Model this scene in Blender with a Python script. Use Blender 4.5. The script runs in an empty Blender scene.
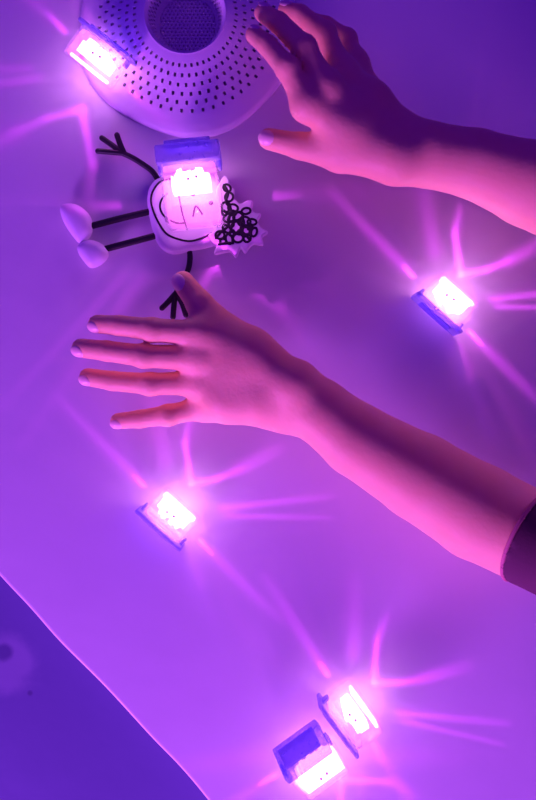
import bpy, bmesh, math, random
import numpy as np
from mathutils import Vector, Matrix, Euler

# ------------------------------------------------------------------ camera, world, added fill lights
sc = bpy.context.scene
COL = sc.collection
H = 0.55                      # camera height above the white tub floor
S = 0.0006                    # metres of tub floor per photo pixel
cam_d = bpy.data.cameras.new('camera')
cam = bpy.data.objects.new('camera', cam_d)
COL.objects.link(cam)
cam.location = (0, 0, H)
cam_d.sensor_fit = 'VERTICAL'
cam_d.sensor_height = 24.0
cam_d.lens = 12.0 / (400 * S / H)
cam_d.clip_start = 0.01
cam_d.dof.use_dof = True
cam_d.dof.focus_distance = H - 0.012
cam_d.dof.aperture_fstop = 4.0
sc.camera = cam

world = bpy.data.worlds.new('world')
sc.world = world
world.use_nodes = True
wb = world.node_tree.nodes['Background']
wb.inputs['Color'].default_value = (0.12, 0.008, 0.94, 1)
wb.inputs['Strength'].default_value = 0.43

def lamp(name, loc, col, power, radius, target=None):
    d = bpy.data.lights.new(name, 'POINT')
    d.color = col
    d.energy = power
    d.shadow_soft_size = radius
    o = bpy.data.objects.new(name, d)
    o.location = loc
    COL.objects.link(o)
    return o
lamp('main_fill', (-0.55, -0.70, 0.24), (0.54, 0.108, 1.0), 44.0, 0.12)  # added violet fill from lower left, no real lamp stands there
lamp('bottom_fill', (0.04, -0.88, 0.25), (0.54, 0.108, 1.0), 23.0, 0.12)  # second added fill from the bottom, splits and softens the shadows
lamp('low_fill', (0.285, 0.03, 0.032), (0.36, 0.085, 1.0), 0.3, 0.02)  # added fill at right, stands in for an unseen glowing cube

vs = sc.view_settings
vs.view_transform = 'Standard'
vs.look = 'None'
vs.exposure = 0.0
vs.gamma = 1.0
vs.use_curve_mapping = False
sc.cycles.use_denoising = True
sc.cycles.transparent_max_bounces = 24
sc.cycles.sample_clamp_indirect = 4.0

def P(px, py, z):
    k = S * (H - z) / H
    return Vector(((px - 268) * k, (400 - py) * k, z))

def R(rpx, z):
    return rpx * S * (H - z) / H

# ------------------------------------------------------------------ materials
def nt(name):
    m = bpy.data.materials.new(name)
    m.use_nodes = True
    return m, m.node_tree.nodes, m.node_tree.links

def principled(name, col, rough=0.5, spec=0.5, sss=0.0, noise=None, bump=None, coat=0.0):
    m, N, L = nt(name)
    b = N['Principled BSDF']
    b.inputs['Base Color'].default_value = (*col, 1)
    b.inputs['Roughness'].default_value = rough
    b.inputs['Specular IOR Level'].default_value = spec
    b.inputs['Coat Weight'].default_value = coat
    if sss:
        b.inputs['Subsurface Weight'].default_value = sss
        b.inputs['Subsurface Radius'].default_value = (1.0, 0.35, 0.2)
        b.inputs['Subsurface Scale'].default_value = 0.004
    tc = N.new('ShaderNodeTexCoord')
    if noise:
        scale, amount, col2 = noise
        nz = N.new('ShaderNodeTexNoise')
        nz.inputs['Scale'].default_value = scale
        nz.inputs['Detail'].default_value = 4
        L.new(tc.outputs['Object'], nz.inputs['Vector'])
        rp = N.new('ShaderNodeValToRGB')
        rp.color_ramp.elements[0].position = 0.5 - amount
        rp.color_ramp.elements[1].position = 0.5 + amount
        rp.color_ramp.elements[0].color = (*col, 1)
        rp.color_ramp.elements[1].color = (*col2, 1)
        L.new(nz.outputs['Fac'], rp.inputs['Fac'])
        L.new(rp.outputs['Color'], b.inputs['Base Color'])
    if bump:
        scale, dist = bump
        n2 = N.new('ShaderNodeTexNoise')
        n2.inputs['Scale'].default_value = scale
        n2.inputs['Detail'].default_value = 3
        L.new(tc.outputs['Object'], n2.inputs['Vector'])
        bp = N.new('ShaderNodeBump')
        bp.inputs['Strength'].default_value = 0.6
        bp.inputs['Distance'].default_value = dist
        L.new(n2.outputs['Fac'], bp.inputs['Height'])
        L.new(bp.outputs['Normal'], b.inputs['Normal'])
    return m

M_TUB = principled('white_enamel', (0.67, 0.655, 0.67), 0.38, 0.4, bump=(14.0, 0.0016))
def floor_material():
    m = principled('dull_blue_floor', (0.10, 0.085, 0.25), 0.6, 0.3, bump=(40.0, 0.0006))
    N, L = m.node_tree.nodes, m.node_tree.links
    b = N['Principled BSDF']
    tc = N.new('ShaderNodeTexCoord')
    nz = N.new('ShaderNodeTexNoise')
    nz.inputs['Scale'].default_value = 45.0
    nz.inputs['Detail'].default_value = 5.0
    L.new(tc.outputs['Object'], nz.inputs['Vector'])
    col = None
    prev = (0.10, 0.085, 0.25, 1)
    # a dried pale stain with a dark spot and a speck in it
    for (c, r0, r1, ccol) in ((P(8, 662, -0.03), 0.012, 0.026, (0.17, 0.15, 0.31, 1)), (P(4, 652, -0.03), 0.003, 0.0075, (0.07, 0.055, 0.19, 1)), (P(30, 693, -0.03), 0.0008, 0.0024, (0.06, 0.05, 0.17, 1))):
        sub = N.new('ShaderNodeVectorMath'); sub.operation = 'DISTANCE'
        L.new(tc.outputs['Object'], sub.inputs[0])
        sub.inputs[1].default_value = (c.x, c.y, -0.03)
        ad = N.new('ShaderNodeMath'); ad.operation = 'MULTIPLY_ADD'
        L.new(nz.outputs['Fac'], ad.inputs[0]); ad.inputs[1].default_value = r1 * 1.1
        L.new(sub.outputs['Value'], ad.inputs[2])
        mr = N.new('ShaderNodeMapRange'); mr.interpolation_type = 'SMOOTHSTEP'
        mr.inputs['From Min'].default_value = r0 + r1 * 0.5
        mr.inputs['From Max'].default_value = r1 + r1 * 0.55
        mr.inputs['To Min'].default_value = 1.0
        mr.inputs['To Max'].default_value = 0.0
        L.new(ad.outputs[0], mr.inputs['Value'])
        mx = N.new('ShaderNodeMix'); mx.data_type = 'RGBA'
        L.new(mr.outputs['Result'], mx.inputs[0])
        if col is None:
            mx.inputs[6].default_value = prev
        else:
            L.new(col, mx.inputs[6])
        mx.inputs[7].default_value = ccol
        col = mx.outputs[2]
    L.new(col, b.inputs['Base Color'])
    return m
M_FLOOR = floor_material()
M_SKIN = principled('skin', (0.95, 0.58, 0.25), 0.5, 0.3, sss=0.25, noise=(60.0, 0.3, (0.97, 0.63, 0.30)), bump=(420.0, 0.0003))
M_NAIL = principled('fingernail', (0.97, 0.74, 0.52), 0.3, 0.5)
M_SHIRT = principled('dark_cotton', (0.12, 0.045, 0.07), 0.9, 0.1, bump=(900.0, 0.0003))
M_HEM_LIT = principled('lit_hem_cotton', (0.55, 0.20, 0.22), 0.85, 0.1)  # light catching the cuff edge is put into this paler colour
M_PANTS = principled('trouser_cotton', (0.10, 0.10, 0.14), 0.9, 0.1, bump=(700.0, 0.0003))
M_HAIR = principled('brown_hair', (0.06, 0.03, 0.02), 0.5, 0.4, bump=(300.0, 0.002))
M_EYE = principled('eye', (0.02, 0.015, 0.01), 0.2, 0.5)
M_SILICONE = principled('white_silicone', (0.72, 0.68, 0.72), 0.5, 0.4)
M_TOY = principled('white_rubber', (0.86, 0.82, 0.86), 0.45, 0.4)
M_BLACK = principled('black_rubber', (0.012, 0.010, 0.014), 0.45, 0.4)
M_LID = principled('violet_plastic', (0.40, 0.42, 0.72), 0.35, 0.4, noise=(260.0, 0.2, (0.52, 0.50, 0.80)))
M_LIDFACE = principled('blue_violet_plastic', (0.22, 0.28, 0.60), 0.4, 0.4, noise=(300.0, 0.2, (0.34, 0.38, 0.72)))
def see_through(m, amount):
    N, L = m.node_tree.nodes, m.node_tree.links
    b, out = N['Principled BSDF'], N['Material Output']
    t = N.new('ShaderNodeBsdfTransparent')
    t.inputs['Color'].default_value = (0.68, 0.64, 1.0, 1)
    mx = N.new('ShaderNodeMixShader')
    mx.inputs['Fac'].default_value = amount
    L.new(b.outputs[0], mx.inputs[1])
    L.new(t.outputs[0], mx.inputs[2])
    L.new(mx.outputs[0], out.inputs['Surface'])
see_through(M_LID, 0.68)
see_through(M_LIDFACE, 0.65)
M_DOT = principled('metal_contact', (0.10, 0.08, 0.10), 0.4, 0.5)

def clear_plastic():
    m, N, L = nt('clear_plastic')
    N.remove(N['Principled BSDF'])
    out = N['Material Output']
    t = N.new('ShaderNodeBsdfTransparent')
    t.inputs['Color'].default_value = (1.0, 0.97, 1.0, 1)
    g = N.new('ShaderNodeBsdfGlossy')
    g.inputs['Roughness'].default_value = 0.08
    g.inputs['Color'].default_value = (1, 0.92, 1, 1)
    lw = N.new('ShaderNodeLayerWeight')
    lw.inputs['Blend'].default_value = 0.5
    pw = N.new('ShaderNodeMath')
    pw.operation = 'POWER'
    pw.inputs[1].default_value = 4.0
    L.new(lw.outputs['Facing'], pw.inputs[0])
    f = N.new('ShaderNodeMath')
    f.operation = 'MULTIPLY_ADD'
    f.inputs[1].default_value = 0.6
    f.inputs[2].default_value = 0.05
    L.new(pw.outputs[0], f.inputs[0])
    mx = N.new('ShaderNodeMixShader')
    L.new(f.outputs[0], mx.inputs['Fac'])
    L.new(t.outputs[0], mx.inputs[1])
    L.new(g.outputs[0], mx.inputs[2])
    L.new(mx.outputs[0], out.inputs['Surface'])
    return m
M_CLEAR = clear_plastic()

def glow(name, col, strength, trans=(1, 1, 1)):
    m, N, L = nt(name)
    N.remove(N['Principled BSDF'])
    out = N['Material Output']
    e = N.new('ShaderNodeEmission')
    e.inputs['Color'].default_value = (*col, 1)
    e.inputs['Strength'].default_value = strength
    t = N.new('ShaderNodeBsdfTransparent')
    t.inputs['Color'].default_value = (*trans, 1)
    a = N.new('ShaderNodeAddShader')
    L.new(e.outputs[0], a.inputs[0])
    L.new(t.outputs[0], a.inputs[1])
    L.new(a.outputs[0], out.inputs['Surface'])
    return m
M_GLOW = glow('glowing_gel', (1.0, 0.40, 1.0), 2.7)
M_BAR = glow('glowing_edge', (1.0, 0.40, 1.0), 2.3)
M_HALO = glow('glowing_jelly', (1.0, 0.14, 0.80), 0.22)

# ------------------------------------------------------------------ object helpers
def link_mesh(name, me, mat, parent=None, smooth=True):
    if smooth:
        me.polygons.foreach_set('use_smooth', [True] * len(me.polygons))
    me.materials.append(mat)
    o = bpy.data.objects.new(name, me)
    COL.objects.link(o)
    if parent:
        o.parent = parent
    return o

def from_bm(name, bm, mat, parent=None, smooth=True):
    bmesh.ops.recalc_face_normals(bm, faces=bm.faces[:])
    me = bpy.data.meshes.new(name)
    bm.to_mesh(me)
    bm.free()
    return link_mesh(name, me, mat, parent, smooth)

def thing(name, label, cat, loc=(0, 0, 0), rot=(0, 0, 0), group=None):
    o = bpy.data.objects.new(name, None)
    o.empty_display_size = 0.02
    o.location = loc
    o.rotation_euler = rot
    o['label'] = label
    o['category'] = cat
    if group:
        o['group'] = group
    COL.objects.link(o)
    return o

def rbox(sx, sy, sz, bev, seg=3, c=(0, 0, 0)):
    bm = bmesh.new()
    bmesh.ops.create_cube(bm, size=1.0)
    for v in bm.verts:
        v.co = Vector((v.co.x * sx + c[0], v.co.y * sy + c[1], v.co.z * sz + c[2]))
    bmesh.ops.bevel(bm, geom=bm.edges[:], offset=bev, segments=seg, affect='EDGES', profile=0.5)
    return bm

def tube(bm, pts, radii, seg=10):
    """a round tube with hemispherical ends along pts"""
    pts = [Vector(p) for p in pts]
    if not hasattr(radii, '__len__'):
        radii = [radii] * len(pts)
    d0 = (pts[1] - pts[0]).normalized()
    d1 = (pts[-1] - pts[-2]).normalized()
    full, rr = [], []
    for a in (80, 55, 25):
        full.append(pts[0] - d0 * radii[0] * math.sin(math.radians(a)))
        rr.append(radii[0] * math.cos(math.radians(a)))
    full += pts
    rr += list(radii)
    for a in (25, 55, 80):
        full.append(pts[-1] + d1 * radii[-1] * math.sin(math.radians(a)))
        rr.append(radii[-1] * math.cos(math.radians(a)))
    up = Vector((0, 0, 1)) if abs(d0.z) < 0.9 else Vector((1, 0, 0))
    rings = []
    for i, p in enumerate(full):
        if i == 0:
            t = d0
        elif i == len(full) - 1:
            t = d1
        else:
            t = (full[i + 1] - full[i - 1]).normalized()
        x = t.cross(up)
        if x.length < 1e-4:
            x = t.cross(Vector((1, 0, 0)))
        x.normalize()
        y = x.cross(t).normalized()
        up = y
        rings.append([bm.verts.new(p + (x * math.cos(2 * math.pi * k / seg) + y * math.sin(2 * math.pi * k / seg)) * rr[i]) for k in range(seg)])
    for a, b in zip(rings, rings[1:]):
        for k in range(seg):
            bm.faces.new((a[k], a[(k + 1) % seg], b[(k + 1) % seg], b[k]))
    bm.faces.new(rings[0][::-1])
    bm.faces.new(rings[-1])

def smooth_line(pts, n=6, closed=False):
    pts = [Vector(p) for p in pts]
    out = []
    m = len(pts)
    rng = range(m) if closed else range(m - 1)
    for i in rng:
        p0 = pts[(i - 1) % m] if (closed or i > 0) else pts[i]
        p1, p2 = pts[i], pts[(i + 1) % m]
        p3 = pts[(i + 2) % m] if (closed or i + 2 < m) else p2
        for k in range(n):
            t = k / n
            out.append(0.5 * ((2 * p1) + (p2 - p0) * t + (2 * p0 - 5 * p1 + 4 * p2 - p3) * t * t + (3 * p1 - p0 - 3 * p2 + p3) * t ** 3))
    if not closed:
        out.append(pts[-1])
    return out

def extrude_outline(pts, z0, z1, bev, seg=3):
    """prism from a closed xy outline, edges rounded"""
    bm = bmesh.new()
    lo = [bm.verts.new((p[0], p[1], z0)) for p in pts]
    f = bm.faces.new(lo)
    r = bmesh.ops.extrude_face_region(bm, geom=[f])
    for v in [g for g in r['geom'] if isinstance(g, bmesh.types.BMVert)]:
        v.co.z = z1
    bm.normal_update()
    if bev:
        es = [e for e in bm.edges if len(e.link_faces) == 2 and any(len(x.verts) > 4 for x in e.link_faces)]
        bmesh.ops.bevel(bm, geom=es, offset=bev, segments=seg, affect='EDGES', profile=0.5)
    return bm

# ------------------------------------------------------------------ distance-field bodies
class Field:
    def __init__(self, lo, hi, vox):
        self.lo = np.array(lo, float)
        self.vox = vox
        self.n = np.ceil((np.array(hi) - self.lo) / vox).astype(int) + 1
        self.V = np.full(self.n, 0.05, np.float32)
    def blank(self):
        f = object.__new__(Field)
        f.lo, f.vox, f.n = self.lo, self.vox, self.n
        f.V = np.full(self.n, 0.05, np.float32)
        return f
    def sub(self, lo, hi, pad):
        a = np.clip(np.floor((np.array(lo) - pad - self.lo) / self.vox).astype(int), 0, self.n - 1)
        b = np.clip(np.ceil((np.array(hi) + pad - self.lo) / self.vox).astype(int) + 1, 1, self.n)
        sl = tuple(slice(i, j) for i, j in zip(a, b))
        ax = [self.lo[k] + self.vox * np.arange(a[k], b[k]) for k in range(3)]
        return sl, np.meshgrid(*ax, indexing='ij')
    def put(self, sl, d, k):
        v = self.V[sl]
        if k > 0:
            h = np.maximum(k - np.abs(v - d), 0) / k
            self.V[sl] = np.minimum(v, d) - h * h * k * 0.25
        else:
            self.V[sl] = np.minimum(v, d)
    def cone(self, a, b, r1, r2, k=0.004):
        a, b = np.array(a, float), np.array(b, float)
        rm = max(r1, r2)
        sl, (X, Y, Z) = self.sub(np.minimum(a, b) - rm, np.maximum(a, b) + rm, 0.018)
        ba = b - a
        l2 = float(ba @ ba) + 1e-12
        h = np.clip(((X - a[0]) * ba[0] + (Y - a[1]) * ba[1] + (Z - a[2]) * ba[2]) / l2, 0, 1)
        d = np.sqrt((X - a[0] - ba[0] * h) ** 2 + (Y - a[1] - ba[1] * h) ** 2 + (Z - a[2] - ba[2] * h) ** 2) - (r1 + (r2 - r1) * h)
        self.put(sl, d.astype(np.float32), k)
    def chain(self, pts, rs, k=0.003):
        for i in range(len(pts) - 1):
            self.cone(pts[i], pts[i + 1], rs[i], rs[i + 1], k)
    def ellipsoid(self, c, rad, M=None, k=0.006):
        c, rad = np.array(c, float), np.array(rad, float)
        rm = rad.max()
        sl, (X, Y, Z) = self.sub(c - rm, c + rm, 0.018)
        p = np.stack([X - c[0], Y - c[1], Z - c[2]], -1)
        if M is not None:
            p = p @ np.array(M.to_3x3())      # into local axes
        k0 = np.sqrt(((p / rad) ** 2).sum(-1)) + 1e-9
        k1 = np.sqrt(((p / rad ** 2) ** 2).sum(-1)) + 1e-9
        self.put(sl, (k0 * (k0 - 1) / k1).astype(np.float32), k)
    def merge(self, other, k):
        self.put(tuple(slice(None) for _ in range(3)), other.V, k)
    def mesh(self, name):
        V = self.V
        s = V < 0
        nx, ny, nz = V.shape
        cnt = np.zeros((nx - 1, ny - 1, nz - 1), np.int8)
        for i in (0, 1):
            for j in (0, 1):
                for k in (0, 1):
                    cnt += s[i:nx - 1 + i, j:ny - 1 + j, k:nz - 1 + k]
        act = (cnt > 0) & (cnt < 8)
        idx = -np.ones(act.shape, np.int64)
        cells = np.argwhere(act)
        idx[act] = np.arange(len(cells))
        acc = np.zeros((len(cells), 3))
        num = np.zeros(len(cells))
        corners = [(i, j, k) for i in (0, 1) for j in (0, 1) for k in (0, 1)]
        for a in corners:
            for ax in range(3):
                if a[ax] == 0:
                    b = list(a); b[ax] = 1
                    va = V[cells[:, 0] + a[0], cells[:, 1] + a[1], cells[:, 2] + a[2]]
                    vb = V[cells[:, 0] + b[0], cells[:, 1] + b[1], cells[:, 2] + b[2]]
                    cr = (va < 0) != (vb < 0)
                    t = np.where(cr, va / np.where(cr, va - vb, 1), 0)
                    p = np.tile(np.array(a, float), (len(cells), 1))
                    p[:, ax] = t
                    acc[cr] += p[cr]
                    num[cr] += 1
        verts = self.lo + self.vox * (cells + acc / num[:, None])
        quads = []
        for ax in range(3):
            o1, o2 = [(1, 2), (2, 0), (0, 1)][ax]
            sa = [slice(0, n) for n in V.shape]
            sb = [slice(0, n) for n in V.shape]
            sa[ax] = slice(0, V.shape[ax] - 1)
            sb[ax] = slice(1, V.shape[ax])
            e0, e1 = s[tuple(sa)], s[tuple(sb)]
            for flip, mask in ((False, e0 & ~e1), (True, ~e0 & e1)):
                c = np.argwhere(mask)
                c = c[(c[:, o1] > 0) & (c[:, o2] > 0) & (c[:, o1] < V.shape[o1] - 1) & (c[:, o2] < V.shape[o2] - 1)]
                def cell(d1, d2):
                    q = c.copy(); q[:, o1] -= d1; q[:, o2] -= d2
                    return idx[q[:, 0], q[:, 1], q[:, 2]]
                q = np.stack([cell(1, 1), cell(0, 1), cell(0, 0), cell(1, 0)], 1)
                quads.append(q[:, ::-1] if flip else q)
        quads = np.concatenate(quads)
        me = bpy.data.meshes.new(name)
        me.from_pydata(verts.tolist(), [], quads.tolist())
        me.update()
        return me

# ------------------------------------------------------------------ the setting
def build_floor():
    bm = bmesh.new()
    n = 24
    vs_ = [[bm.verts.new((-1.2 + 2.4 * i / n, -1.2 + 2.4 * j / n, -0.03)) for j in range(n + 1)] for i in range(n + 1)]
    for i in range(n):
        for j in range(n):
            bm.faces.new((vs_[i][j], vs_[i + 1][j], vs_[i + 1][j + 1], vs_[i][j + 1]))
    o = from_bm('floor', bm, M_FLOOR)
    o['kind'] = 'structure'
    return o
build_floor()

def build_tub():
    root = thing('tub_base', 'broad white tub base under the hands, its rounded edge crossing the lower left corner', 'bathtub', (0, 0, -0.03))
    edge = [P(-160, 395, 0), P(-70, 500, 0), P(0, 577, 0), P(30, 609, 0), P(60, 643, 0), P(105, 688, 0), P(150, 737, 0), P(180, 768, 0), P(207, 800, 0), P(260, 868, 0), P(345, 985, 0)]
    pts = smooth_line(edge, 6)
    pts += [Vector((0.10, -0.50, 0)), Vector((0.74, -0.50, 0)), Vector((0.74, 0.48, 0)), Vector((-0.34, 0.48, 0)), Vector((-0.40, 0.30, 0)), Vector((-0.34, 0.06, 0))]
    bm = extrude_outline([(p.x, p.y) for p in pts], 0.0, 0.030, 0.0022, 4)
    from_bm('tub_floor', bm, M_TUB, root, smooth=False)
    for p in root.children[0].data.polygons:
        p.use_smooth = abs(p.normal.z) < 0.98 and len(p.vertices) <= 4
    # low rolled lip along the far outer side of the tub, right behind the kneeling child
    return root
build_tub()

# ------------------------------------------------------------------ drain strainer
def build_strainer():
    c = P(188, 27, 0.0)
    root = thing('drain_strainer', 'white perforated silicone drain strainer with a deep round well', 'drain strainer', c)
    NS = 52
    def lobed(a, r):
        return r * (1 + 0.022 * math.cos(5 * a + 0.6) * max(0, (r - 0.045) / 0.022))
    def surface(profile, name, mat, th):
        """profile rows: (r, z, holes in the band that follows, hole size along, hole size around)"""
        bm = bmesh.new()
        rings = []
        profile = [(q[0], q[1] if q[1] < 0.006 else 0.006 + (q[1] - 0.006) * 0.66, *q[2:]) for q in profile]
        for (r, z, *_q) in profile:
            rings.append([bm.verts.new((lobed(math.pi * k / NS, r) * math.cos(math.pi * k / NS), lobed(math.pi * k / NS, r) * math.sin(math.pi * k / NS), z)) for k in range(2 * NS)])
        for i in range(len(profile) - 1):
            a, b = rings[i], rings[i + 1]
            hole = profile[i][2]
            off = i % 2
            for k in range(NS):
                j0, j1, j2 = (2 * k + off) % (2 * NS), (2 * k + 1 + off) % (2 * NS), (2 * k + 2 + off) % (2 * NS)
                loop = [a[j0], a[j1], a[j2], b[j2], b[j1], b[j0]]
                if not hole:
                    bm.faces.new(loop[0:2] + [b[j1], b[j0]])
                    bm.faces.new([a[j1], a[j2], b[j2], b[j1]])
                    continue
                cen = sum((v.co for v in loop), Vector()) / 6
                sr, sa = profile[i][3], profile[i][4]
                e_r = (b[j1].co - a[j1].co).normalized()
                e_a = (a[j2].co - a[j0].co).normalized()
                hv = []
                for q, ang in enumerate((-125, -90, -55, 55, 90, 125)):
                    an = math.radians(ang)
                    hv.append(bm.verts.new(cen + e_a * sa * math.cos(an) * 1.5 + e_r * sr * math.sin(an)))
                for q in range(6):
                    bm.faces.new((loop[q], loop[(q + 1) % 6], hv[(q + 1) % 6], hv[q]))
        o = from_bm(name, bm, mat, root)
        md = o.modifiers.new('thickness', 'SOLIDIFY')
        md.thickness = th
        md.offset = -1
        es = o.modifiers.new('crisp_edges', 'EDGE_SPLIT')
        es.split_angle = math.radians(42)
        return o
    dome = [(0.0245, 0.0275, 0), (0.0272, 0.0262, 1, 0.0011, 0.00080), (0.0322, 0.0225, 1, 0.0012, 0.00085), (0.0370, 0.0185, 1, 0.0012, 0.00085),
            (0.0416, 0.0145, 1, 0.0012, 0.00095), (0.0460, 0.0110, 1, 0.0012, 0.00095), (0.0502, 0.0082, 1, 0.0011, 0.00095), (0.0545, 0.0060, 0), (0.0590, 0.0046, 0), (0.0630, 0.0036, 0), (0.0655, 0.0022, 0), (0.0662, 0.0002, 0)]
    surface(dome, 'perforated_dome', M_SILICONE, 0.0012)
    well = [(0.0245, 0.0275, 0), (0.0236, 0.0282, 0), (0.0226, 0.0272, 0), (0.0216, 0.0240, 1, 0.0016, 0.0006), (0.0206, 0.0190, 1, 0.0016, 0.0006), (0.0196, 0.0140, 1, 0.0016, 0.0006), (0.0186, 0.0090, 0), (0.0180, 0.0045, 0), (0.0168, 0.0030, 0)]
    surface(well, 'well_wall', M_SILICONE, 0.0010)
    # perforated bottom of the well: one ring of cells per row, fewer holes toward the middle
    bm = bmesh.new()
    for j in range(-8, 9):
        for i in range(-8, 9):
            x = (i + 0.5 * (j % 2)) * 0.0024
            y = j * 0.00208
            if math.hypot(x, y) > 0.0172:
                continue
            outer = [bm.verts.new((x + 0.001386 * math.cos(math.radians(60 * q + 30)), y + 0.001386 * math.sin(math.radians(60 * q + 30)), 0.0032)) for q in range(6)]
            inner = [bm.verts.new((x + 0.00062 * math.cos(math.radians(60 * q + 30)), y + 0.00062 * math.sin(math.radians(60 * q + 30)), 0.0028)) for q in range(6)]
            low = [bm.verts.new((v.co.x, v.co.y, 0.0015)) for v in inner]
            for q in range(6):
                bm.faces.new((outer[q], outer[(q + 1) % 6], inner[(q + 1) % 6], inner[q]))
                bm.faces.new((inner[q], inner[(q + 1) % 6], low[(q + 1) % 6], low[q]))
    bmesh.ops.remove_doubles(bm, verts=bm.verts[:], dist=0.0002)
    from_bm('well_bottom', bm, M_SILICONE, root, smooth=False)
    return root
build_strainer()

# ------------------------------------------------------------------ light-up cubes
def cube_light():
    """a lamp that throws more light through some parts of the clear case than others"""
    d = bpy.data.lights.new('cube_lamp', 'POINT')
    d.color = (1.0, 0.07, 1.15)
    d.energy = 0.0040
    d.shadow_soft_size = 0.0005
    d.use_nodes = True
    N, L = d.node_tree.nodes, d.node_tree.links
    em = N['Emission']
    tc = N.new('ShaderNodeTexCoord')
    sep = N.new('ShaderNodeSeparateXYZ')
    L.new(tc.outputs['Normal'], sep.inputs[0])
    def math_(op, a, b=None, clamp=False):
        n = N.new('ShaderNodeMath')
        n.operation = op
        n.use_clamp = clamp
        for s_, v in ((0, a), (1, b)):
            if v is None:
                continue
            if isinstance(v, (int, float)):
                n.inputs[s_].default_value = v
            else:
                L.new(v, n.inputs[s_])
        return n.outputs[0]
    def vmath(op, a, b=None, scale=None, out=0):
        n = N.new('ShaderNodeVectorMath')
        n.operation = op
        for s_, v in ((0, a), (1, b)):
            if v is None:
                continue
            if isinstance(v, (tuple, Vector)):
                n.inputs[s_].default_value = v
            else:
                L.new(v, n.inputs[s_])
        if scale is not None:
            L.new(scale, n.inputs['Scale'])
        return n.outputs[out]
    dn = math_('MAXIMUM', math_('MULTIPLY', sep.outputs[2], -1.0), 0.09)
    cmb = N.new('ShaderNodeCombineXYZ')
    L.new(math_('DIVIDE', sep.outputs[0], dn), cmb.inputs[0])
    L.new(math_('DIVIDE', sep.outputs[1], dn), cmb.inputs[1])
    p = cmb.outputs[0]
    plen = vmath('LENGTH', p, out=1)
    # broad azimuth unevenness of the moulded case
    az = vmath('NORMALIZE', p)
    def aznoise(scale, lo, hi, off):
        nz = N.new('ShaderNodeTexNoise')
        nz.inputs['Scale'].default_value = scale
        nz.inputs['Detail'].default_value = 2.0
        L.new(vmath('ADD', az, (off, off * 0.7, 0.0)), nz.inputs['Vector'])
        mr = N.new('ShaderNodeMapRange')
        mr.interpolation_type = 'SMOOTHSTEP'
        mr.inputs['From Min'].default_value = lo
        mr.inputs['From Max'].default_value = hi
        L.new(nz.outputs['Fac'], mr.inputs['Value'])
        return mr.outputs['Result']
    rays = math_('ADD', math_('MULTIPLY', aznoise(2.2, 0.42, 0.68, 1.0), 0.9), math_('MULTIPLY', aznoise(7.0, 0.52, 0.74, 5.0), 1.5))
    down = math_('POWER', math_('ADD', math_('MULTIPLY', plen, plen), 1.0), 0.80)
    total = math_('MULTIPLY', math_('MULTIPLY', math_('ADD', rays, 0.45), 0.36), down)
    strong = math_('POWER', math_('ADD', math_('MULTIPLY', plen, plen), 1.0), 1.3)
    # bright caustic strokes (in units of lamp height)
    for (ax, ay, bx, by, w, amp) in STROKES:
        pa = vmath('SUBTRACT', p, (ax, ay, 0))
        ba = Vector((bx - ax, by - ay, 0))
        h = math_('DIVIDE', vmath('DOT_PRODUCT', pa, tuple(ba), out=1), ba.length_squared, True)
        sc_ = N.new('ShaderNodeVectorMath')
        sc_.operation = 'SCALE'
        sc_.inputs[0].default_value = tuple(ba)
        L.new(h, sc_.inputs['Scale'])
        dist = vmath('LENGTH', vmath('SUBTRACT', pa, sc_.outputs[0]), out=1)
        x = math_('DIVIDE', dist, w)
        g = math_('POWER', 2.71828, math_('MULTIPLY', math_('MULTIPLY', x, x), -1.0))
        fade = math_('SUBTRACT', 1.0, math_('MULTIPLY', h, 0.65))
        total = math_('ADD', total, math_('MULTIPLY', math_('MULTIPLY', math_('MULTIPLY', g, amp * 0.13), strong), fade))
    # above the horizon: even light
    upm = N.new('ShaderNodeMapRange')
    upm.inputs['From Min'].default_value = -0.10
    upm.inputs['From Max'].default_value = 0.05
    L.new(sep.outputs[2], upm.inputs['Value'])
    mix = N.new('ShaderNodeMix')
    mix.data_type = 'FLOAT'
    L.new(upm.outputs['Result'], mix.inputs[0])
    L.new(total, mix.inputs[2])
    mix.inputs[3].default_value = 0.8
    L.new(mix.outputs[0], em.inputs['Strength'])
    return d

def lp(px, py, rot=-42.0, hp=22.0):
    """photo offset from a cube centre (px, y down) -> lamp-height units in the cube's own axes"""
    a = math.radians(-rot)
    x, y = px / hp, -py / hp
    return (x * math.cos(a) - y * math.sin(a), x * math.sin(a) + y * math.cos(a))
STROKES = []
for (x0, y0, x1, y1, w, amp) in [(15, -26, 9, -66, 0.13, 52), (15, -26, 40, -31, 0.13, 52), (40, -31, 62, -40, 0.16, 24), (62, -40, 100, -60, 0.30, 12), (9, -66, 14, -90, 0.2, 14),
                                 (-32, -25, -40, -33, 0.10, 64), (-40, -33, -110, -105, 0.26, 9),
                                 (24, 30, 34, 41, 0.10, 64), (34, 41, 100, 105, 0.26, 9),
                                 (45, -2, 150, -14, 0.15, 14), (50, 5, 150, 7, 0.12, 13), (10, 45, 40, 130, 0.45, 6), (-10, -50, -24, -120, 0.40, 6)]:
    a, b = lp(x0, y0), lp(x1, y1)
    STROKES.append((a[0], a[1], b[0], b[1], w, amp))
CUBE_LAMP = cube_light()

def ragged_core(w, d, h, seed):
    rnd = random.Random(seed)
    top = [(-w / 2, d / 2), (w / 2, d / 2)]
    pts = [(w / 2, d / 2), (-w / 2, d / 2), (-w / 2, -d * 0.15), (-w * 0.36, -d * 0.22)]
    x = -w * 0.34
    while x < w * 0.32:
        y = -d * rnd.uniform(0.25, 0.55)
        pts.append((x, y))
        x += w * rnd.uniform(0.07, 0.14)
        pts.append((x, y + d * rnd.uniform(-0.06, 0.06)))
        x += w * 0.01
    pts += [(w * 0.42, -d * 0.12), (w / 2, -d * 0.2)]
    return extrude_outline(pts, -h / 2, h / 2, 0.0006, 2)

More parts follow.
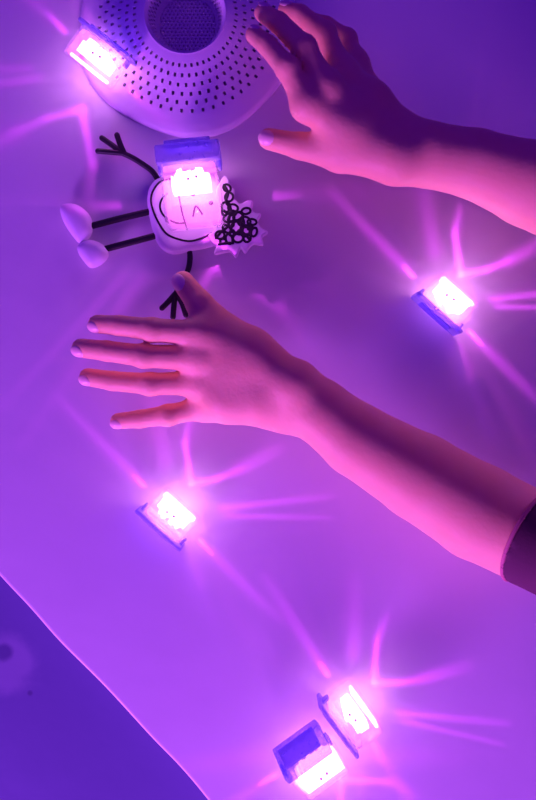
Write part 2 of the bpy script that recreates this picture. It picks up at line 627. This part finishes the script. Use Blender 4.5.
def light_cube(label, px, py, z, rot, w=0.029, d=0.0185, h=0.024, tilt=(0, 0), seed=1, lid_face=False, core=(0.70, 0.52), core_y=0.05, bar=True, lid_t=0.0026, lid_over=0.003, energy=1.0):
    c = P(px, py, z)
    root = thing('light_cube', label, 'light cube', c, (math.radians(tilt[0]), math.radians(tilt[1]), math.radians(rot)), 'light-up bath cubes')
    root.rotation_mode = 'XYZ'
    root.rotation_euler = (Matrix.Rotation(math.radians(rot), 3, 'Z') @ Matrix.Rotation(math.radians(tilt[0]), 3, 'X') @ Matrix.Rotation(math.radians(tilt[1]), 3, 'Y')).to_euler()
    # hollow clear case
    bm = rbox(w, d, h, 0.0028, 4)
    b2 = rbox(w - 0.0028, d - 0.0028, h - 0.0028, 0.0018, 3)
    me2 = bpy.data.meshes.new('tmp')
    bmesh.ops.recalc_face_normals(b2, faces=b2.faces[:])
    bmesh.ops.reverse_faces(b2, faces=b2.faces[:])
    b2.to_mesh(me2)
    b2.free()
    bmesh.ops.recalc_face_normals(bm, faces=bm.faces[:])
    bm.from_mesh(me2)
    me = bpy.data.meshes.new('case')
    bm.to_mesh(me)
    bm.free()
    bpy.data.meshes.remove(me2)
    link_mesh('case', me, M_CLEAR, root)
    # lid across one end, with a raised rib
    lid = from_bm('lid', rbox(w + 2 * lid_over, lid_t, h * 0.98, 0.0012, 3, (0, -d / 2 - lid_t / 2 + 0.0003, 0)), M_LIDFACE if lid_face else M_LID, root)
    lid['label'] = 'violet plastic lid'
    rib = from_bm('rib', rbox(w * 0.8, lid_t * 0.5, h * 0.55, 0.0007, 2, (0, -d / 2 - lid_t * 1.05, 0)), M_LID, lid)
    # feet of the lid that grip the case
    for sx in (-1, 1):
        from_bm('clip', rbox(0.0020, 0.0050, h * 0.3, 0.0006, 2, (sx * (w / 2 + 0.0006), -d / 2 + 0.002, 0)), M_LID, lid)
    # glowing middle with two sensor contacts
    cw, cd = w * core[0], d * core[1]
    co = from_bm('glowing_core', ragged_core(cw, cd, h * 0.62, seed), M_GLOW, root, smooth=False)
    co.location = (0, d * core_y, 0)
    for k in (-1, 1):
        bm = bmesh.new()
        bmesh.ops.create_cone(bm, cap_ends=True, segments=12, radius1=0.0008, radius2=0.0006, depth=0.0012)
        q = from_bm('contact', bm, M_DOT, root)
        q.location = (k * 0.0023 - 0.001, d * core_y + 0.0004 * k, h * 0.31 + 0.0004)
    if bar:
        from_bm('glowing_edge', rbox(w * 0.80, d * 0.09, h * 0.5, 0.0006, 2, (0, d * 0.5 - d * 0.13, 0)), M_BAR, root)
    halo = from_bm('gel_filling', rbox(w - 0.0032, d - 0.0032, h - 0.0034, 0.002, 3), M_HALO, root)
    ld = CUBE_LAMP
    if energy != 1.0:
        ld = CUBE_LAMP.copy()
        ld.energy *= energy
    lo = bpy.data.objects.new('cube_lamp', ld)
    COL.objects.link(lo)
    lo.parent = root
    lo.location = (0, d * 0.08, 0.001)
    # keep the lamp's own axes upright over the tub floor
    e = root.rotation_euler.to_matrix()
    lo.rotation_euler = (e.inverted() @ Matrix.Rotation(math.radians(rot), 3, 'Z')).to_euler()
    return root

light_cube('glowing clear cube on bare tub floor between the two forearms, near the right edge', 448, 301, 0.0125, -42, seed=3, energy=1.7)
light_cube('glowing clear cube alone on tub floor below the spread hand', 172, 515, 0.0125, -42, seed=5, energy=1.15)
light_cube('upper glowing cube of the touching bottom pair, bright strip on its right side', 353, 714, 0.0125, -54, w=0.032, d=0.0205, seed=8, core=(0.60, 0.40), core_y=-0.02, lid_t=0.0026, energy=1.2)
light_cube('lower glowing cube of the touching bottom pair, its blue violet lid facing up', 314, 763, 0.0155, 216, w=0.030, d=0.0235, seed=12, lid_face=True, core=(0.86, 0.5), core_y=0.2, bar=False, tilt=(-32, 0), lid_t=0.006, lid_over=0.0005)
light_cube('glowing clear cube leaning on the rim of the perforated strainer', 97, 58, 0.0180, 141, w=0.031, d=0.020, seed=21, core=(0.66, 0.5), core_y=-0.06, tilt=(-10, 0), h=0.020, energy=0.9)
light_cube('glowing clear cube lying on the toy figure, wide violet lid at its top', 193, 196, 0.0245, 186, w=0.033, d=0.036, h=0.024, seed=30, core=(0.66, 0.34), core_y=-0.24, bar=False, lid_t=0.0105, lid_over=0.0018, energy=0.8)

def pillow(pts, z0, z1, flat=0.0, rings=9):
    # rounded cushion over a closed outline; flat = part of the width that stays level on top
    c = sum((Vector((p[0], p[1])) for p in pts), Vector((0, 0))) / len(pts)
    bm = bmesh.new()
    loops = []
    zm = z0 + (z1 - z0) * 0.45
    prof = []
    for k in range(-4, rings + 1):
        t = k / rings * math.pi / 2 if k >= 0 else k / 4 * math.pi / 2 * 0.8
        hgt = (z1 - zm) if k >= 0 else (zm - z0)
        prof.append((flat + (1 - flat) * math.cos(t) ** 0.8, zm + hgt * math.sin(t)))
    for sc_, z in prof[:-1]:
        loops.append([bm.verts.new((c.x + (p[0] - c.x) * sc_, c.y + (p[1] - c.y) * sc_, z)) for p in pts])
    if flat:
        loops.append([bm.verts.new((c.x + (p[0] - c.x) * flat, c.y + (p[1] - c.y) * flat, z1)) for p in pts])
    for a, b in zip(loops, loops[1:]):
        for i in range(len(a)):
            j = (i + 1) % len(a)
            bm.faces.new((a[i], a[j], b[j], b[i]))
    bm.faces.new(loops[0][::-1])
    top = bm.verts.new((c.x, c.y, z1))
    for i in range(len(pts)):
        bm.faces.new((loops[-1][i], loops[-1][(i + 1) % len(pts)], top))
    return bm

# ------------------------------------------------------------------ toy figure
def build_toy():
    root = thing('toy_figure', 'flat white toy figure with black stick limbs and scribbled curly hair', 'toy', P(190, 215, 0))
    root.location.z = 0
    base = root.location.copy()
    def q(px, py, z):
        return P(px, py, z) - base
    def outline(pp, z):
        return [(v.x, v.y) for v in [q(a, b, z) for a, b in pp]]
    zt = 0.0105
    body = [(148, 187), (153, 179), (162, 175), (185, 171), (208, 172), (220, 182), (225, 200), (226, 222), (222, 238), (212, 245), (190, 250), (172, 253), (160, 247), (153, 234), (148, 214), (146, 199)]
    pts = smooth_line([(*o, 0) for o in outline(body, zt)], 4, True)
    from_bm('body', pillow([(p.x, p.y) for p in pts], 0.0005, zt, 0.72), M_TOY, root)
    # printed face: inset line, smile, nose
    def stroke(name, pp, r, parent=root, z=zt + 0.0001, closed=False, n=6):
        bm = bmesh.new()
        tube(bm, smooth_line([q(a, b, z) for a, b in pp], n, closed), r, 8)
        for v in bm.verts:
            v.co.z = z + (v.co.z - z) * 0.35
        return from_bm(name, bm, M_BLACK, parent)
    stroke('face_line', [(170, 179), (160, 182), (153, 191), (151, 201), (154, 213), (160, 225), (167, 234), (178, 239), (190, 241), (202, 238), (212, 233)], 0.0006)
    stroke('smile', [(167, 194), (162, 199), (160, 206), (162, 213), (168, 219), (177, 223), (184, 223)], 0.0006)
    stroke('nose', [(193, 216), (196, 206), (202, 214)], 0.0006)
    stroke('cheek_line', [(179, 196), (182, 212), (187, 229)], 0.0005)
    for (a, b) in ((193, 194), (211, 203)):
        bm = bmesh.new()
        bmesh.ops.create_uvsphere(bm, u_segments=12, v_segments=8, radius=0.0014)
        for v in bm.verts:
            v.co.z *= 0.4
        e = from_bm('eye', bm, M_BLACK, root)
        e.location = q(a, b, zt)
    # hair: scalloped white cut-out with a printed scribble
    hz = 0.0125
    hp = [(218, 196), (222, 186), (226, 180), (230, 183), (231, 190), (235, 192), (234, 199), (240, 205), (246, 202), (251, 203), (250, 209), (253, 213), (258, 214), (255, 220), (258, 226), (264, 230), (259, 234), (260, 241), (252, 240), (248, 243), (244, 248), (240, 244), (236, 252), (231, 247), (224, 248), (217, 249), (219, 243), (215, 240), (212, 233), (218, 228), (222, 214)]
    hp = [(238 + (a - 238) * 1.14, 217 + (b - 217) * 1.12) for a, b in hp]
    pts = smooth_line([(*o, 0) for o in outline(hp, hz)], 3, True)
    hair = from_bm('hair', extrude_outline([(p.x, p.y) for p in pts], 0.004, hz, 0.0008, 2), M_TOY, root, smooth=False)
    rnd = random.Random(5)
    loops = [(227, 188, 4), (229, 197, 4.5), (226, 207, 5), (233, 208, 5), (229, 218, 5.5), (238, 216, 5.5), (246, 211, 4.5), (245, 221, 5.5), (252, 222, 4.5), (236, 227, 5.5), (246, 231, 5.5), (254, 232, 4.5), (227, 229, 5), (220, 235, 4.5), (229, 239, 5), (238, 238, 5), (247, 238, 4), (233, 213, 3), (241, 222, 3.5), (231, 224, 3), (240, 232, 3), (250, 227, 3), (224, 213, 3), (232, 233, 3), (223, 241, 3)]
    for (a, b, r) in loops:
        ph = rnd.uniform(0, 6.28)
        sq = rnd.uniform(0.6, 0.9)
        pp = []
        for k in range(8):
            t = 2 * math.pi * k / 8
            x, y = r * math.cos(t), r * sq * math.sin(t)
            pp.append((a + x * math.cos(ph) - y * math.sin(ph), b + x * math.sin(ph) + y * math.cos(ph)))
        stroke('curl', pp, 0.0007, hair, hz + 0.0001, True, 3)
    stroke('curl', [(216, 238), (222, 231), (228, 226), (230, 216), (238, 212), (243, 216), (241, 226), (248, 227), (256, 228)], 0.0008, hair, hz + 0.0001)
    stroke('curl', [(224, 185), (228, 193), (226, 202), (231, 210), (228, 222), (234, 233), (242, 232), (250, 240)], 0.0008, hair, hz + 0.0001)
    stroke('curl', [(219, 244), (226, 243), (233, 243)], 0.0008, hair, hz + 0.0001)
    # stick arms with three fingers
    za = 0.0050
    def limb(name, pp, r, z=za):
        bm = bmesh.new()
        tube(bm, smooth_line([q(a, b, z) for a, b in pp], 5), r, 10)
        return from_bm(name, bm, M_BLACK, root)
    a1 = limb('arm', [(158, 180), (152, 171), (141, 163), (131, 157), (120, 152)], 0.0017)
    for pp in ([(122, 153), (110, 152), (98, 151)], [(121, 152), (112, 145), (102, 138)], [(124, 153), (120, 144), (117, 135)]):
        f = limb('finger', pp, 0.0017); f.parent = a1
    a2 = limb('arm', [(189, 246), (190, 258), (188, 270), (182, 282), (175, 295)], 0.0017)
    for pp in ([(176, 293), (168, 302), (162, 308)], [(175, 294), (174, 305), (173, 317)], [(176, 293), (182, 303), (186, 315)]):
        f = limb('finger', pp, 0.0017); f.parent = a2
    limb('leg', [(84, 228), (118, 219), (152, 211)], 0.0020, 0.006)
    limb('leg', [(98, 251), (128, 243), (158, 235)], 0.0020, 0.006)
    # pillowy feet
    for fo in ([(59, 205), (67, 202), (77, 204), (86, 211), (91, 220), (91, 231), (86, 239), (78, 242), (72, 236), (65, 226), (60, 215)],
               [(76, 246), (82, 240), (91, 239), (101, 243), (107, 250), (106, 258), (98, 265), (89, 267), (83, 261), (78, 254)]):
        pts = smooth_line([(*o, 0) for o in outline(fo, 0.010)], 3, True)
        bm = pillow([(p.x, p.y) for p in pts], 0.0004, 0.0125, 0.0)
        from_bm('foot', bm, M_TOY, root)
build_toy()

# ------------------------------------------------------------------ the child
def build_child():
    root = thing('person', 'child in dark sleeves reaching both bare forearms over the white tub floor', 'person', (0.47, -0.02, 0))
    base = root.location.copy()
    F = Field((-0.135, -0.20, 0.004), (0.60, 0.24, 0.44), 0.0017)

    nails = []
    def arm(wrist, wr, palm, fore, thumb, fingers, normal, web=0.0055):
        """wrist: two points across the wrist; fingers: (points, radii) from knuckle to tip"""
        A = F.blank()
        # forearm
        for i in range(len(fore) - 1):
            (p0, r0), (p1, r1) = fore[i], fore[i + 1]
            A.cone(p0, p1, r0, r1, 0.0025)
        A.cone(wrist[0], fore[0][0], wr, fore[0][1] * 0.9, 0.005)
        A.cone(wrist[1], fore[0][0], wr, fore[0][1] * 0.9, 0.005)
        A.cone(wrist[0], wrist[1], wr, wr, 0.010)
        # palm: metacarpals fanning from the wrist
        nf = len(fingers)
        for i, (pts, rs) in enumerate(fingers):
            t = i / (nf - 1)
            a = Vector(wrist[0]).lerp(Vector(wrist[1]), t)
            A.cone(a, pts[0] - normal * 0.001, wr * 0.95, rs[0] * 1.05, 0.009)
            if i < nf - 1:
                q = fingers[i + 1]
                A.cone(pts[0] - normal * 0.0015, q[0][0] - normal * 0.0015, rs[0] * 0.9, q[1][0] * 0.9, 0.006)
        for (a, b, r0, r1) in palm:
            A.cone(a, b, r0, r1, 0.010)
        G = F.blank()
        for pts, rs in fingers:
            Q = F.blank()
            Q.chain(pts, rs, 0.0015)
            # knuckle bumps
            for j in (0, 1):
                Q.ellipsoid(pts[j] + normal * rs[j] * 0.12, (rs[j] * 0.98,) * 3, None, 0.003)
            G.merge(Q, 0.0008)
        A.merge(G, web)
        T = F.blank()
        T.chain(thumb[0], thumb[1], 0.003)
        A.merge(T, 0.008)
        F.merge(A, 0.0)

    def pz(lst):
        return [P(*t) for t in lst]

    # the hand spread beside the toy
    n1 = Vector((-0.05, -0.42, 1)).normalized()
    f1 = [
        (pz([(201, 334, .039), (152, 329.5, .041), (119, 325.5, .036), (97, 324, .030)]), [R(13.0, .035), R(11.4, .035), R(10.2, .03), R(9.2, .024)]),
        (pz([(198, 358, .036), (144, 356, .038), (107, 351, .032), (81, 348, .026)]), [R(13.2, .035), R(11.4, .035), R(10.4, .03), R(9.6, .024)]),
        (pz([(200, 383, .030), (150, 384, .031), (113, 381, .025), (88, 377, .020)]), [R(12.6, .035), R(11.2, .035), R(10.0, .03), R(9.2, .024)]),
        (pz([(207, 407, .023), (168, 415, .023), (140, 419, .018), (118, 421, .014)]), [R(11.6, .03), R(10.4, .03), R(9.2, .022), R(8.2, .017)]),
    ]
    th1 = (pz([(268, 366, .036), (226, 331, .034), (199, 303, .033), (183, 282, .031)]), [R(21, .035), R(16.5, .034), R(12.8, .033), R(11.2, .031)])
    w1 = pz([(295, 385, .042), (285, 408, .032)])
    arm(w1, R(20, .04), [(P(250, 352, .036), P(225, 395, .033), R(24, .036), R(20, .033)), (P(258, 402, .036), P(228, 405, .032), R(19, .036), R(15, .032))],
        [(P(318, 410, .036), R(31.5, .036)), (P(357, 440, .035), R(36.5, .035)), (P(420, 477, .035), R(43.5, .035)), (P(478, 512, .035), R(48, .035)), (P(556, 550, .036), R(47, .036)), ],
        th1, f1, n1)
    # the hand held over the strainer
    n2 = Vector((0.52, 0.42, 0.72)).normalized()
    f2 = [
        (pz([(308, 105, .066), (287, 68, .068), (267, 45, .060), (254, 35, .052)]), [R(13.5, .066), R(11.8, .068), R(10.2, .06), R(9.0, .052)]),
        (pz([(326, 88, .064), (304, 48, .064), (279, 23, .053), (263, 13, .045)]), [R(13.5, .06), R(12.0, .06), R(10.5, .05), R(9.2, .045)]),
        (pz([(342, 73, .049), (324, 34, .047), (300, 15, .038), (286, 11, .034)]), [R(13.0, .05), R(11.8, .05), R(10.2, .04), R(9.0, .036)]),
        (pz([(354, 64, .034), (346, 40, .030), (326, 26, .025), (312, 21, .023)]), [R(12.0, .04), R(10.6, .04), R(9.4, .03), R(8.4, .026)]),
    ]
    th2 = (pz([(388, 158, .058), (340, 154, .054), (300, 146, .050), (269, 139, .046)]), [R(22, .058), R(18, .054), R(12.6, .05), R(10.8, .046)])
    w2 = pz([(400, 159, .056), (398, 137, .048)])
    arm(w2, R(20, .065), [(P(345, 135, .058), P(370, 100, .050), R(21, .058), R(18, .05))],
        [(P(424, 154, .051), R(32, .051)), (P(475, 164, .047), R(34, .047)), (P(530, 184, .045), R(42, .045)), (P(612, 220, .046), R(45, .046))],
        th2, f2, n2)

    # upper arms, torso, neck and head beyond the frame
    elbL, elbR = P(556, 550, .036), P(612, 220, .046)
    shL, shR = Vector((0.275, -0.115, 0.20)), Vector((0.275, 0.075, 0.20))
    F.cone(elbL, shL, 0.024, 0.028, 0.008)
    F.cone(elbR, shR, 0.024, 0.028, 0.008)
    F.cone(shL, shR, 0.034, 0.034, 0.012)
    pel = Vector((0.47, -0.02, 0.095))
    for dy in (-0.04, 0.04):
        F.cone(Vector((0.30, -0.02 + dy, 0.19)), pel + Vector((0, dy * 0.9, 0)), 0.055, 0.062, 0.015)
    neck = Vector((0.245, -0.02, 0.235))
    F.cone(Vector((0.29, -0.02, 0.215)), neck, 0.032, 0.028, 0.012)
    hc = Vector((0.235, -0.02, 0.310))
    F.ellipsoid(hc, (0.072, 0.062, 0.078), None, 0.010)
    F.ellipsoid(hc + Vector((-0.030, 0, -0.035)), (0.045, 0.045, 0.042), None, 0.012)   # jaw
    F.ellipsoid(hc + Vector((-0.076, 0, -0.012)), (0.010, 0.008, 0.011), None, 0.006)   # nose
    for s_ in (-1, 1):
        F.ellipsoid(hc + Vector((0.004, s_ * 0.062, -0.008)), (0.012, 0.007, 0.018), None, 0.004)
        F.ellipsoid(hc + Vector((-0.074, s_ * 0.009, -0.042)), (0.006, 0.012, 0.004), None, 0.003)  # lips
    # folded legs
    for s_ in (-1, 1):
        hip, knee, ank = pel + Vector((0.0, s_ * 0.05, -0.02)), Vector((0.32, -0.02 + s_ * 0.085, 0.046)), Vector((0.52, -0.02 + s_ * 0.07, 0.030))
        F.cone(hip, knee, 0.050, 0.036, 0.012)
        F.cone(knee, ank, 0.036, 0.024, 0.008)
    me = F.mesh('body')
    me.transform(Matrix.Translation(-base))
    link_mesh('body', me, M_SKIN, root)

    # fingernails
    def nail(pts, r, nrm, parent=root):
        tip, prev = pts[-1], pts[-2]
        d = (tip - prev).normalized()
        nn = (nrm - d * nrm.dot(d)).normalized()
        sd = d.cross(nn)
        bm = bmesh.new()
        bmesh.ops.create_uvsphere(bm, u_segments=16, v_segments=10, radius=1.0)
        Mx = Matrix((( d.x, sd.x, nn.x), (d.y, sd.y, nn.y), (d.z, sd.z, nn.z)))
        for v in bm.verts:
            # nail plate curved over the fingertip
            x, y, z = v.co.x * r * 0.85, v.co.y * r * 0.72, v.co.z * r * 0.20
            z -= (y * y) / (r * 1.9) + (max(0, x) ** 2) / (r * 2.6)
            v.co = tip + d * r * 0.02 + nn * r * 0.95 + Mx @ Vector((x, y, z)) - base
        o = from_bm('fingernail', bm, M_NAIL, root)
        o['label'] = 'pale fingernail'
    for pts, rs in f1:
        nail(pts, rs[-1], Vector((-0.2, -0.75, 1)).normalized())
    nail(th1[0], th1[1][-1], Vector((-0.5, -0.25, 1)).normalized())
    for pts, rs in f2[:3]:
        nail(pts, rs[-1], n2)
    nail(th2[0], th2[1][-1], Vector((-0.3, -0.15, 1)).normalized())

    # dark top with sleeves pushed up to the elbows
    B = Field((0.10, -0.19, 0.02), (0.58, 0.17, 0.30), 0.0022)
    def sleeve(el, sh):
        d = (sh - el).normalized()
        B.cone(el + d * 0.0, sh, 0.0262, 0.033, 0.006)
        return el, d
    sL = sleeve(elbL, shL)
    B.cone(elbL, P(495, 521, .035), R(47, .036) + 0.0010, R(48, .035) + 0.0010, 0.003)
    sR = sleeve(elbR + (shR - elbR) * 0.12, shR)
    B.cone(shL, shR, 0.039, 0.039, 0.012)
    for dy in (-0.04, 0.04):
        B.cone(Vector((0.30, -0.02 + dy, 0.19)), pel + Vector((0, dy * 0.9, 0)), 0.061, 0.068, 0.015)
    # the pushed-up cuff: an oblique cut across the forearm with a rolled hem
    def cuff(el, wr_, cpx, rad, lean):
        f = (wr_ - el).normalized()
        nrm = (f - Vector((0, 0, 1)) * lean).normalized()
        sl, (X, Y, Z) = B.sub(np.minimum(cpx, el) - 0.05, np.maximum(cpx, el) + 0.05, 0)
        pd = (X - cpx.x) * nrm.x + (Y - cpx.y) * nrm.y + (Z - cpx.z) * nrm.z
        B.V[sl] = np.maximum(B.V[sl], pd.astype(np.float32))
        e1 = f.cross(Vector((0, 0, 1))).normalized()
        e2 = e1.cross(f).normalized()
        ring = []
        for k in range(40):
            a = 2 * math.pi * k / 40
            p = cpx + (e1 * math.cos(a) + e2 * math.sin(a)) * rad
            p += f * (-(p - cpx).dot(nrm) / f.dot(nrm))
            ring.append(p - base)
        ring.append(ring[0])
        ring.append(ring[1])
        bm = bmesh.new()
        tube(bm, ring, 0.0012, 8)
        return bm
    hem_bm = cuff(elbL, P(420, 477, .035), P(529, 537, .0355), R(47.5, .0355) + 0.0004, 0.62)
    # open the neck
    sl, (X, Y, Z) = B.sub(np.array(neck) - 0.06, np.array(neck) + 0.06, 0)
    dn = np.sqrt((X - neck.x) ** 2 + (Y - neck.y) ** 2 + (Z - neck.z - 0.005) ** 2) - 0.040
    B.V[sl] = np.maximum(B.V[sl], -dn.astype(np.float32))
    me = B.mesh('top')
    me.transform(Matrix.Translation(-base))
    top = link_mesh('top', me, M_SHIRT, root)
    top['label'] = 'dark long-sleeved top pushed up to the elbow'
    hem = from_bm('cuff_hem', hem_bm, M_HEM_LIT, top)
    hem['label'] = 'rolled cuff hem, its lit rim painted in as a paler colour'
    return root, base, sL, sR, top, hc, pel
child = build_child()

def finish_child(root, base, sL, sR, top, hc, pel):
    # trousers
    T = Field((0.26, -0.18, 0.0), (0.60, 0.15, 0.19), 0.0025)
    for s_ in (-1, 1):
        hip, knee, ank = pel + Vector((0.0, s_ * 0.05, -0.02)), Vector((0.32, -0.02 + s_ * 0.085, 0.046)), Vector((0.52, -0.02 + s_ * 0.07, 0.034))
        T.cone(hip, knee, 0.058, 0.043, 0.012)
        T.cone(knee, ank, 0.043, 0.032, 0.008)
    T.cone(pel + Vector((0, -0.04, 0)), pel + Vector((0, 0.04, 0)), 0.072, 0.072, 0.012)
    me = T.mesh('trousers')
    me.transform(Matrix.Translation(-base))
    link_mesh('trousers', me, M_PANTS, root)
    # hair cap
    Hf = Field((0.14, -0.11, 0.22), (0.34, 0.07, 0.41), 0.0025)
    Hf.ellipsoid(hc + Vector((0.006, 0, 0.006)), (0.077, 0.068, 0.081), None, 0.004)
    sl, (X, Y, Z) = Hf.sub((0.14, -0.11, 0.22), (0.34, 0.07, 0.41), 0)
    cut = (Z - hc.z - 0.030) + 0.85 * (X - hc.x + 0.035)      # face and nape stay free
    Hf.V[sl] = np.maximum(Hf.V[sl], (-cut * 0.75).astype(np.float32))
    me = Hf.mesh('hair')
    me.transform(Matrix.Translation(-base))
    link_mesh('hair', me, M_HAIR, root)
    for s_ in (-1, 1):
        bm = bmesh.new()
        bmesh.ops.create_uvsphere(bm, u_segments=14, v_segments=10, radius=0.008)
        e = from_bm('eye', bm, M_EYE, root)
        e.location = hc + Vector((-0.062, s_ * 0.024, 0.004)) - base
finish_child(*child)
